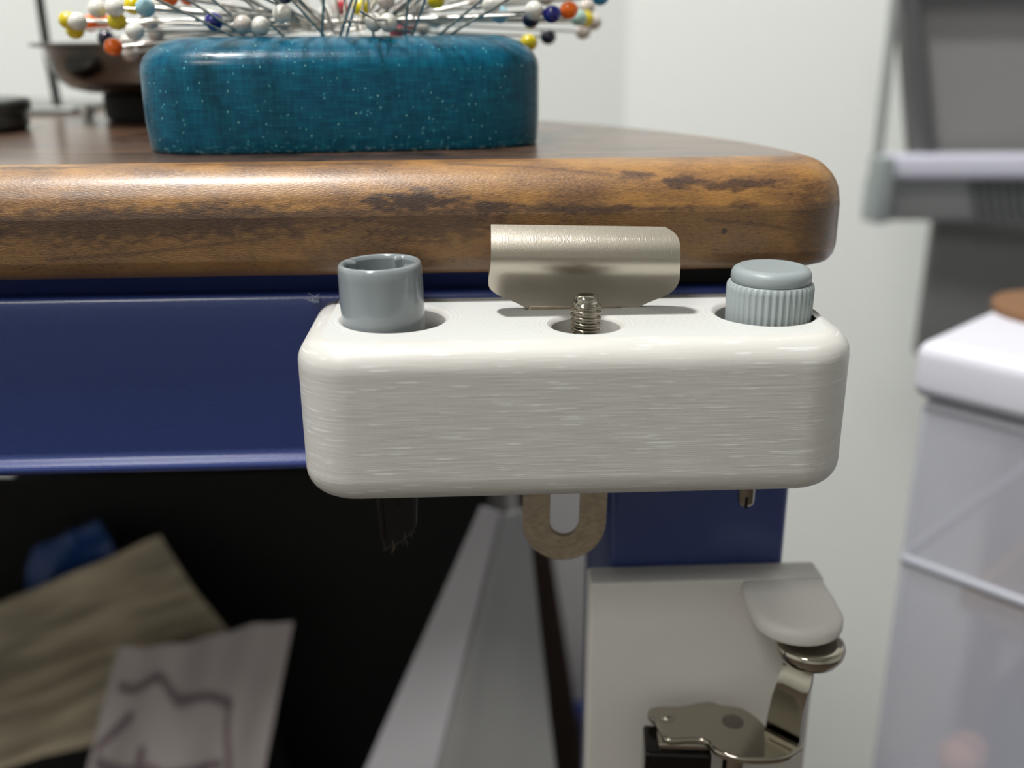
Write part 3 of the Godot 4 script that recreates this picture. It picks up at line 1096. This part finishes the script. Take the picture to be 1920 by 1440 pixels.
func screwdriver() -> void:
	var at := Vector3(33.2, -36, -17)
	var t := thing("screwdriver", "small screwdriver with ribbed grey knob in the right hole of the block", "screwdriver", at)
	var g := Geo.new()
	var ribs := 40
	var n := ribs * 6
	var rings := []
	for p in [[6.7, -10.0, 1.0], [6.95, 4.3, 1.0], [6.9, 5.0, 0.7], [6.7, 5.3, 0.0], [6.4, 5.35, 0.0]]:
		var ring := PackedVector3Array()
		for i in n:
			var a := TAU * i / n
			var r: float = p[0] + p[2] * 0.2 * (pow(0.5 + 0.5 * cos(a * ribs), 0.8) * 2.0 - 1.0)
			ring.append(Vector3(at.x + r * cos(a), p[1], at.z + r * sin(a)))
		rings.append(ring)
	g.loft(rings, [1, 1, 1, 2])
	g.done()
	part("grip", g, M.grey_satin, t)
	var c := Geo.new()
	c.lathe([[6.1, 5.2], [6.45, 5.5], [6.55, 6.0], [6.5, 6.8], [6.2, 7.4], [5.6, 7.8], [4.9, 7.9], [4.6, 7.8], [2.0, 7.7], [0.01, 7.7]], [1, 1, 1, 1, 1, 1, 1, 2, 2], Vector3(at.x, 0, at.z), 64)
	part("cap", c, mat(Color(0.56, 0.595, 0.605), 0.42), t)
	var p := Geo.new()
	var pts := []
	p.lathe([[1.5, -10], [1.5, -34.8], [1.35, -35.4], [1.1, -35.6], [0.01, -35.6]], [1, 2, 2, 3], Vector3(31.9, 0, at.z), 28)
	var sh := part("shaft", p, M.chrome, t)
	var q := Geo.new()
	q.rbox(Vector3(31.6, -34.6, at.z + 1.42), Vector3(0.5, 2.2, 0.3), 0.1)
	part("slot", q, M.black_gap, sh)


func seam_guide() -> void:
	var t := thing("seam_guide", "bent satin steel seam guide with slotted tab behind the screw", "seam guide", Vector3(2.2, -48, -21.5))
	var tilt := Transform3D(Basis(Vector3(0, 0, 1), deg_to_rad(-1.6)), Vector3.ZERO)
	tilt = Transform3D(Basis.IDENTITY, Vector3(2.0, 0, 0)) * tilt * Transform3D(Basis.IDENTITY, Vector3(-2.0, 0, 0))
	var cx := 2.1
	# upper plate: [y, z, left half width, right half width]
	var path := [[0.0, -21.5, 9.4, 9.4], [1.0, -21.45, 11.3, 11.3], [2.0, -21.2, 13.6, 13.4], [2.9, -20.75, 14.9, 14.9], [3.8, -20.1, 15.6, 15.6], [4.9, -19.1, 15.8, 15.9], [6.0, -17.95, 15.8, 15.9], [7.0, -16.95, 15.7, 15.7], [8.0, -16.25, 15.6, 15.5], [9.0, -15.85, 15.55, 15.4], [10.0, -15.75, 15.5, 15.3], [11.0, -16.0, 15.5, 15.3], [11.9, -16.5, 15.5, 15.3], [12.7, -17.2, 15.5, 15.2], [13.4, -18.05, 15.5, 14.9], [14.0, -18.95, 15.5, 14.2], [14.5, -19.8, 15.5, 13.2]]
	# resample as a smooth curve
	var cv := []
	for i in path.size() - 1:
		for k in 3:
			var r := []
			for q in 4:
				r.append(cubic_interpolate(path[i][q], path[i + 1][q], path[maxi(i - 1, 0)][q], path[mini(i + 2, path.size() - 1)][q], k / 3.0))
			cv.append(r)
	cv.append(path[path.size() - 1])
	var rows := []
	var m := 14
	for e in cv:
		var row := PackedVector3Array()
		for k in m + 1:
			row.append(Vector3(lerpf(cx - e[2], cx + e[3], float(k) / m), e[0], e[1]))
		rows.append(row)
	var g := Geo.new()
	g.sheet(rows, 1.1, 1)
	g.moved(tilt)
	part("plate", g, M.satin, t)
	# tab with slot
	var o := PackedVector2Array()
	for i in 25:
		var a := PI + PI * i / 24.0
		o.append(Vector2(0.9 + 7.7 * cos(a), -40.9 + 7.7 * sin(a)))
	for y in [-30.0, -20.0, -10.0, 0.6]: o.append(Vector2(8.6, y))
	for y in [0.6, -10.0, -20.0, -30.0]: o.append(Vector2(-6.8, y))
	var h := PackedVector2Array()
	for i in 17:
		var a := PI + PI * i / 16.0
		h.append(Vector2(0.9 + 2.75 * cos(a), -40.6 + 2.75 * sin(a)))
	for y in [-35.0, -30.0, -24.0]: h.append(Vector2(3.65, y))
	for i in range(1, 8):
		var a := PI * i / 8.0
		h.append(Vector2(0.9 + 2.75 * cos(a), -20.0 + 2.75 * sin(a)))
	for y in [-24.0, -30.0, -35.0]: h.append(Vector2(-1.85, y))
	var tab := Geo.new()
	tab.prism(o, inward(o), [[0.35, -22.6, 1], [0.0, -22.3, 2], [0.0, -21.7, 3], [0.35, -21.4, 3]], func(p: Vector2, hh: float) -> Vector3: return Vector3(p.x, p.y, hh), [[h, inward(h), [[-0.2, -22.6, 80], [0.0, -22.4, 80], [0.0, -21.6, 80], [-0.2, -21.4, 80]]]])
	tab.moved(tilt)
	part("slotted_tab", tab, M.worn_metal, t)


func thumb_screw() -> void:
	var at := Vector3(1.95, -24, -12)
	var t := thing("screw", "bright threaded steel screw standing in the middle hole of the block", "screw", at)
	var g := Geo.new()
	var rings := []
	var n := 40
	var pitch := 1.0
	var y0 := -24.0
	var y1 := 3.9
	var steps := 300
	for k in steps + 1:
		var y := lerpf(y0, y1, float(k) / steps)
		var ring := PackedVector3Array()
		var fade := smoothstep(0.0, 0.9, y1 - y)
		for i in n:
			var a := TAU * i / n
			var f := fposmod(y / pitch - a / TAU, 1.0)
			var tri := absf(f * 2.0 - 1.0)
			var r := lerpf(1.98, 1.95 + 0.55 * smoothstep(0.12, 0.85, tri), fade)
			ring.append(Vector3(at.x + r * cos(a), y, at.z + r * sin(a)))
		rings.append(ring)
	for e in [[1.9, 4.3], [1.7, 4.65], [1.3, 4.8]]:
		var ring := PackedVector3Array()
		for i in n:
			ring.append(Vector3(at.x + e[0] * cos(TAU * i / n), e[1], at.z + e[0] * sin(TAU * i / n)))
		rings.append(ring)
	g.loft(rings, [1])
	g.done()
	part("thread", g, M.chrome, t)


# =====================================================================  the lower holder with its presser foot
func foot_holder() -> void:
	var t := thing("foot_holder", "lower white printed holder plate with a rounded arm on the blue leg", "holder", Vector3(28, -125, -30))
	var p := Geo.new()
	p.rbox(Vector3(28.4, -90.8, -29.6), Vector3(46.0, 68.6, 6.8), 0.8)
	part("back_plate", p, M.print_plain, t)
	var o := PackedVector2Array([Vector2(51.3, -27), Vector2(51.4, -20)])
	for i in 17:
		var a := -0.12 + (PI + 0.24) * i / 16.0
		o.append(Vector2(42.8 + 8.4 * cos(a), -16.0 + 8.3 * sin(a)))
	o.append(Vector2(34.4, -20))
	o.append(Vector2(35.0, -24.5))
	o.append(Vector2(35.0, -27))
	var ins := inward(o)
	var prof := fillet(0.8, -59.9, false, 3)
	prof.append_array(fillet(1.7, -56.5, true, 6))
	var a := Geo.new()
	a.prism(o, ins, prof, func(q: Vector2, h: float) -> Vector3: return Vector3(q.x, h, q.y), [], "", [90, 1])
	part("arm", a, M.print_plain, t)


func presser_foot() -> void:
	var t := thing("presser_foot", "chrome sewing machine presser foot hanging under the white arm", "presser foot", Vector3(33, -100, -14))
	var d := Geo.new()
	d.lathe([[0.01, -67.2], [2.4, -67.1], [4.0, -66.6], [5.4, -65.6], [6.2, -64.3], [6.4, -63.2], [6.2, -62.5], [5.7, -62.1], [4.8, -62.05], [0.01, -62.1]], [1, 1, 1, 1, 1, 1, 1, 1, 2], Vector3(44.6, 0.7, -12.6), 56)
	part("cup", d, M.chrome, t)
	# shank: a flat strip seen from its left, bent twice
	var w := Vector3(4.6, 0, 4.8) * 0.5
	var path := [[43.6, -65.4, -14.0, 0.84], [43.1, -66.8, -12.2, 0.86], [42.4, -68.2, -10.9, 0.9], [41.9, -69.8, -10.5, 0.93], [41.75, -71.4, -10.9, 0.95], [41.6, -73.6, -11.35, 0.98], [41.5, -76.0, -11.6, 1.0], [41.4, -79.5, -11.8, 1.05], [41.4, -81.3, -11.8, 1.06], [41.15, -82.0, -11.55, 1.06], [40.4, -82.15, -10.9, 1.05]]
	var rows := []
	for e in path:
		var row := PackedVector3Array()
		for k in 7:
			row.append(Vector3(e[0], e[1], e[2]) + w * e[3] * lerpf(-1, 1, k / 6.0))
		rows.append(row)
	var s := Geo.new()
	s.sheet(rows, 1.15)
	part("shank", s, M.chrome, t)
	var out := smooth_closed(PackedVector2Array([Vector2(43.9, -9.6), Vector2(42.7, -7.9), Vector2(40.5, -6.5), Vector2(37.4, -5.7), Vector2(32.5, -5.9), Vector2(29.3, -7.0), Vector2(27.3, -8.6), Vector2(26.3, -10.9), Vector2(24.3, -11.8), Vector2(20.4, -11.7), Vector2(18.6, -12.2), Vector2(18.0, -14.2), Vector2(17.5, -17.2), Vector2(16.5, -19.6), Vector2(17.3, -21.4), Vector2(19.6, -21.9), Vector2(23.3, -21.8), Vector2(27.5, -22.7), Vector2(29.9, -22.8), Vector2(31.3, -21.9), Vector2(35.3, -20.6), Vector2(37.6, -17.4), Vector2(39.0, -14.4)]), 4)
	var g := Geo.new()
	g.prism(out, inward(out), [[0.3, -83.5, 1], [0.0, -83.2, 1], [0.0, -82.4, 1], [0.12, -82.1, 1], [0.4, -82.0, 1]], func(q: Vector2, h: float) -> Vector3: return Vector3(q.x, h, q.y))
	var sole := part("sole", g, M.chrome, t)
	var r := Geo.new()
	r.lathe([[1.5, -82.4], [1.45, -81.75], [1.1, -81.45], [0.5, -81.4], [0.01, -81.4]], [1, 1, 1, 1], Vector3(20.1, 0, -18.6), 28)
	part("rivet", r, M.chrome, sole)
	var r2 := Geo.new()
	r2.lathe([[2.1, -82.4], [2.1, -81.96], [2.0, -81.93], [0.01, -81.93]], [1, 2, 3], Vector3(32.5, 0, -16.4), 32)
	part("rivet", r2, mat(Color(0.5, 0.48, 0.45), 0.25, 1.0), sole)
	var b := Geo.new()
	b.rbox(Vector3(21.4, -93.6, -15.0), Vector3(12.6, 18, 8.6), 0.7, 3, Basis(Vector3.UP, deg_to_rad(-6)))
	part("clamp_block", b, M.dark_chrome, t)
	var b2 := Geo.new()
	b2.rbox(Vector3(22.4, -84.0, -15.6), Vector3(9.5, 1.8, 8.0), 0.4, 2, Basis(Vector3.UP, deg_to_rad(-6)))
	part("clamp_step", b2, M.chrome, t)
	var c := Geo.new()
	c.lathe([[2.2, -100], [2.2, -83.3]], [1], Vector3(31.9, 0, -11.8), 30)
	part("post", c, M.chrome, t)


# =====================================================================  under the desk
func wavy(a: Vector3, b: Vector3, c: Vector3, d: Vector3, amp: float, sd: int, nu := 16, nv := 16) -> Array:
	# rows of a sheet with corners a (top left), b (top right), c (bottom right), d (bottom left)
	var n := noise(sd, 1.0, 2)
	var rows := []
	var nor := (b - a).cross(d - a).normalized()
	for i in nv + 1:
		var v := float(i) / nv
		var row := PackedVector3Array()
		for j in nu + 1:
			var u := float(j) / nu
			row.append(a.lerp(b, u).lerp(d.lerp(c, u), v) + nor * amp * n.get_noise_2d(u * 1.8, v * 1.1))
		rows.append(row)
	return rows


func under_desk() -> void:
	# black bin
	var t := thing("black_bin", "open black fabric bin with papers in it under the desk", "bin", Vector3(-140, -299.5, -150))
	for e in [["back_panel", Vector3(-146, -203.7, -199), Vector3(268, 192, 4)], ["front_panel", Vector3(-146, -267.7, -131), Vector3(268, 64, 3)], ["side_panel", Vector3(-278, -203.7, -164.5), Vector3(4, 192, 68)], ["side_panel", Vector3(-14, -257.7, -164.5), Vector3(4, 84, 68)], ["base_panel", Vector3(-146, -297.7, -164.5), Vector3(268, 4, 70)]]:
		var g := Geo.new()
		g.rbox(e[1], e[2], 1.2)
		part(e[0], g, M.black_matte, t)
	# wrapped goods and paper leaning in it
	var tan_m := mat(Color(0.80, 0.75, 0.67), 0.5)
	var st := noise(61, 1.0, 3)
	tan_m.albedo_texture = painted(128, 128, func(x: int, y: int) -> Color:
		var k := 0.84 + 0.3 * st.get_noise_2d(x * 0.012, y * 0.06)
		return Color(k, k * 0.985, k * 0.95))
	var a := thing("fabric_bundle", "beige folded cloth slanting across the black bin under the desk", "cloth", Vector3(-160, -295.2, -160))
	var g1 := Geo.new()
	g1.sheet(wavy(Vector3(-206, -152, -168), Vector3(-125, -116.5, -168), Vector3(-92, -178, -160), Vector3(-214, -212, -160), 7.0, 5), 1.2)
	part("upper_fold", g1, tan_m, a)
	var g1b := Geo.new()
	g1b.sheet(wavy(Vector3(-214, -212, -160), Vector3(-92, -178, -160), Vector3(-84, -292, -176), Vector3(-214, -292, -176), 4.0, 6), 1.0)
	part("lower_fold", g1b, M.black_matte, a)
	var b := thing("pattern_sheet", "white paper sheet with thin dark pattern lines standing in the bin", "paper", Vector3(-125, -290, -140))
	var pm := mat(Color.WHITE, 0.7)
	var pn := noise(71, 1.0, 2)
	var marks := [[0.12, 0.1, 0.72, 0.16], [0.72, 0.16, 0.78, 0.5], [0.1, 0.34, 0.7, 0.36], [0.62, 0.36, 0.55, 0.58], [0.3, 0.3, 0.2, 0.95], [0.62, 0.55, 0.66, 1.0], [0.42, 0.4, 0.55, 0.9], [0.08, 0.3, 0.2, 0.2]]
	pm.albedo_texture = painted(256, 256, func(x: int, y: int) -> Color:
		var p := Vector2(x / 256.0, y / 256.0) + Vector2(pn.get_noise_2d(x * 0.007, y * 0.007), pn.get_noise_2d(x * 0.007 + 40, y * 0.007)) * 0.07
		var col := Color(0.74, 0.70, 0.70)
		for m in marks:
			var q := Geometry2D.get_closest_point_to_segment(p, Vector2(m[0], m[1]), Vector2(m[2], m[3]))
			col = col.lerp(Color(0.40, 0.34, 0.37), 0.75 * (1.0 - smoothstep(0.006, 0.03, q.distance_to(p))))
		return col)
	var g2 := Geo.new()
	g2.sheet(wavy(Vector3(-138.5, -149.5, -150), Vector3(-79.5, -142.5, -150), Vector3(-115, -290.0, -136.5), Vector3(-186, -290.0, -136.5), 6.0, 8, 24, 16), 0.5)
	part("paper", g2, pm, b)
	var c := thing("blue_packet", "small blue packet behind the beige cloth under the desk", "packet", Vector3(-165, -295.2, -185))
	var g3 := Geo.new()
	g3.sheet(wavy(Vector3(-176, -128, -180), Vector3(-151, -117, -180), Vector3(-140, -140, -176), Vector3(-180, -156, -176), 3.0, 9), 2.0)
	part("packet_top", g3, mat(Color(0.05, 0.24, 0.50), 0.4), c)
	var g3b := Geo.new()
	g3b.sheet(wavy(Vector3(-180, -156, -176), Vector3(-140, -140, -176), Vector3(-140, -292, -186), Vector3(-180, -292, -186), 1.0, 10), 2.0)
	part("packet_body", g3b, mat(Color(0.05, 0.2, 0.42), 0.4), c)
	# white card standing beside the bin: two faces meeting at a fold
	var w := thing("white_board", "tall white folded board standing between the black bin and the leg", "board", Vector3(-20, -299.5, -130))
	var top_l := Vector3(-14.5, -85.5, -120)
	var top_r := Vector3(-3.0, -85.5, -118)
	var fold_t := Vector3(-9.0, -84.5, -113)
	var bot_l := Vector3(-103, -299.5, -124)
	var bot_r := Vector3(19, -299.5, -116)
	var fold_b := Vector3(-64, -299.5, -96)
	var g4 := Geo.new()
	g4.sheet(wavy(top_l, fold_t, fold_b, bot_l, 0.6, 11), 1.5)
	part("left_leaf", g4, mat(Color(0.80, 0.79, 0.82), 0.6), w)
	var g5 := Geo.new()
	g5.sheet(wavy(fold_t, top_r, bot_r, fold_b, 0.6, 12), 1.5)
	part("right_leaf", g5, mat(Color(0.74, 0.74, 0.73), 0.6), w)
	var k := thing("dark_plank", "dark brown plank leaning behind the white board under the desk", "plank", Vector3(20, -300, -205))
	var g6 := Geo.new()
	var pl := PackedVector2Array([Vector2(-3, -95), Vector2(4.5, -95), Vector2(34, -299.5), Vector2(8, -299.5)])
	g6.prism(pl, inward(pl), [[0.6, -206, 1], [0, -205, 2], [0, -198, 3], [0.6, -197, 3]], func(q: Vector2, h: float) -> Vector3: return Vector3(q.x, q.y, h))
	part("board", g6, mat(Color(0.20, 0.14, 0.10), 0.6), k)


# =====================================================================  to the right
func storage_box() -> void:
	var e1 := Vector3(0.75, 0, -0.661)
	var e2 := Vector3(0.661, 0, 0.75)
	var turn := Basis(e1, Vector3.UP, e2.normalized())
	var cn := Vector3(102.5, 0, -109.5)
	var l1 := 200.0
	var l2 := 130.0
	var mid := cn + e1 * l1 / 2 + e2 * l2 / 2
	var t := thing("storage_box", "frosted plastic storage box with white lid at the right", "storage box", mid + Vector3(0, -260, 0))
	var lid := Geo.new()
	lid.rbox(mid + Vector3(0, -42.3, 0), Vector3(l1 + 1, 16.4, l2 + 1), 4.5, 5, turn)
	lid.rbox(mid + Vector3(0, -53.0, 0), Vector3(l1 - 6, 4.0, l2 - 6), 1.0, 3, turn)
	part("lid", lid, M.lid, t)
	for s in [[-1, 0], [1, 0], [0, -1], [0, 1]]:
		var w := Geo.new()
		var inw := 3.5
		if s[0] != 0:
			w.rbox(mid + e1 * s[0] * (l1 / 2 - inw) + Vector3(0, -156, 0), Vector3(2, 206, l2 - 2 * inw + 2), 0.8, 2, turn)
		else:
			w.rbox(mid + e2 * s[1] * (l2 / 2 - inw) + Vector3(0, -156, 0), Vector3(l1 - 2 * inw + 2, 206, 2), 0.8, 2, turn)
		part("side_panel", w, M.frost, t)
	var rim := Geo.new()
	for y in [-100.0]:
		for s in [-1, 1]:
			rim.rbox(mid + e1 * s * (l1 / 2 - 3.0) + Vector3(0, y, 0), Vector3(2.4, 3, l2 - 5), 1.2, 2, turn)
			rim.rbox(mid + e2 * s * (l2 / 2 - 3.0) + Vector3(0, y, 0), Vector3(l1 - 5, 3, 2.4), 1.2, 2, turn)
	part("rim", rim, mat(Color(0.70, 0.71, 0.75), 0.4), t)
	var bot := Geo.new()
	bot.rbox(mid + Vector3(0, -261, 0), Vector3(l1 - 4, 4, l2 - 4), 1.2, 2, turn)
	part("box_floor", bot, M.lid, t)
	# what it holds
	var a := thing("cardboard_strip", "tan strip lying near the top inside the frosted box", "cardboard", mid + Vector3(0, -118, 0))
	var g := Geo.new()
	g.rbox(cn + e1 * 88 + e2 * 18 + Vector3(0, -131, 0), Vector3(86, 9, 26), 2.5, 3, turn)
	part("strip", g, mat(Color(0.72, 0.58, 0.42), 0.7), a)
	var g0 := Geo.new()
	g0.rbox(cn + e1 * 92 + e2 * 20 + Vector3(0, -143, 0), Vector3(60, 14, 20), 2.5, 3, turn)
	part("lower_layer", g0, mat(Color(0.72, 0.56, 0.44), 0.7), a)
	var b := thing("blue_cloth", "dark blue folded cloth inside the frosted box", "cloth", mid + Vector3(0, -250, 0))
	var g2 := Geo.new()
	g2.rbox(cn + e1 * 105 + e2 * 66 + Vector3(0, -200, 0), Vector3(120, 90, 100), 14, 5, turn)
	part("upper_fold", g2, mat(Color(0.13, 0.19, 0.33), 0.8), b)
	var g3 := Geo.new()
	g3.rbox(cn + e1 * 100 + e2 * 64 + Vector3(0, -246, 0), Vector3(130, 25, 106), 12, 5, turn)
	part("lower_fold", g3, mat(Color(0.13, 0.19, 0.33), 0.8), b)
	var c := thing("pink_ball", "small pale pink roll low inside the frosted box", "roll", mid + Vector3(0, -205, 0))
	var g4 := Geo.new()
	g4.rbox(cn + e1 * 30 + e2 * 20 + Vector3(0, -176, 0), Vector3(18, 14, 14), 6.8, 5, turn)
	part("roll", g4, mat(Color(0.82, 0.62, 0.56), 0.7), c)
	var d := thing("cork_disc", "brown cork disc lying on the white box lid", "disc", Vector3(152, -34, -126))
	var g5 := Geo.new()
	g5.lathe([[17.2, -34.1], [17.6, -33.6], [17.6, -31.6], [17.0, -31.1], [0.01, -31.0]], [1, 2, 3, 4], Vector3(154, 0, -133), 48)
	part("disc", g5, mat(Color(0.50, 0.36, 0.25), 0.8), d)


func mesh_rack() -> void:
	var t := thing("mesh_rack", "grey metal rack with a bright shelf lip and mesh drawer at the right", "rack", Vector3(240, -725, -300))
	var dk := mat(Color(0.36, 0.36, 0.37), 0.5, 0.2)
	var gm := mat(Color(0.60, 0.61, 0.61), 0.45, 0.2)
	var lip := Geo.new()
	lip.rbox(Vector3(240, -8.2, -264), Vector3(182, 10.5, 10), 3.0, 4, Basis(Vector3.UP, deg_to_rad(-3)))
	part("shelf_lip", lip, mat(Color(0.78, 0.78, 0.84), 0.3), t)
	var fr := Geo.new()
	fr.rbox(Vector3(240, -22.5, -270), Vector3(182, 18, 4), 1.0, 2, Basis(Vector3.UP, deg_to_rad(-3)))
	part("drawer_front", fr, gm, t)
	# mesh: crossed wires in front of the drawer
	var wires := Geo.new()
	for i in 30:
		var x := 192.0 + i * 4.0
		wires.tube(PackedVector3Array([Vector3(x, -14.5, -266.2 + (x - 240) * 0.052), Vector3(x + 5, -31, -266.2 + (x - 235) * 0.052)]), [0.8], 6)
	var wm := part("wire_mesh", wires, mat(Color(0.38, 0.38, 0.40), 0.4, 0.5), t)
	wm.set_meta("kind", "stuff")
	var cap := Geo.new()
	cap.rbox(Vector3(151.5, -17, -266), Vector3(7, 27, 12), 1.5, 3)
	part("corner_cap", cap, mat(Color(0.54, 0.57, 0.57), 0.4), t)
	# left end frame: two bars meeting at the top, light panel between
	var b1 := Geo.new()
	b1.tube(PackedVector3Array([Vector3(150.2, -30, -268), Vector3(150.2, 160, -268)]), [2.0], 10)
	part("end_bar", b1, gm, t)
	var b2 := Geo.new()
	b2.tube(PackedVector3Array([Vector3(171.5, -4, -270), Vector3(157.0, 58, -270), Vector3(140, 131, -270)]), [3.6], 10)
	part("end_bar", b2, dk, t)
	var pn := Geo.new()
	var o := PackedVector2Array([Vector2(170, -8), Vector2(330, -8), Vector2(330, 160), Vector2(134, 160)])
	pn.prism(o, inward(o), [[0.3, -286, 1], [0, -285, 2], [0, -278, 3], [0.3, -277, 3]], func(q: Vector2, h: float) -> Vector3: return Vector3(q.x, q.y, h))
	part("upper_panel", pn, mat(Color(0.52, 0.515, 0.515), 0.6), t)
	var lo := Geo.new()
	lo.rbox(Vector3(259.0, -63, -284), Vector3(150, 64, 6), 1.5)
	part("lower_panel", lo, mat(Color(0.44, 0.44, 0.44), 0.6), t)
	for x in [245.0, 320.0]:
		var ps := Geo.new()
		ps.rbox(Vector3(x, -285, -292), Vector3(14, 880, 10), 1.5)
		part("post", ps, dk, t)
	var top := Geo.new()
	top.rbox(Vector3(240, 62, -274), Vector3(168, 12, 6), 1.0)
	part("upper_rail", top, mat(Color(0.33, 0.34, 0.37), 0.5), t)


func lint() -> void:
	var g := Geo.new()
	for i in 22:
		var p := Vector3(-44.2 + rng.randf_range(-0.6, 1.0), 0.1, -29.4 + rng.randf_range(-0.6, 0.8))
		var pts := PackedVector3Array([p])
		for k in 5:
			p += Vector3(rng.randf_range(-0.5, 0.4), rng.randf_range(-0.15, 0.45), rng.randf_range(-0.1, 0.3))
			pts.append(p)
		g.tube(pts, [0.035], 4)
	var o := part(numbered("lint_tuft"), g, mat(Color(0.75, 0.78, 0.85), 0.9), self)
	tag(o, "tiny tuft of pale lint at the back left corner of the block", "lint")
	o.set_meta("kind", "stuff")
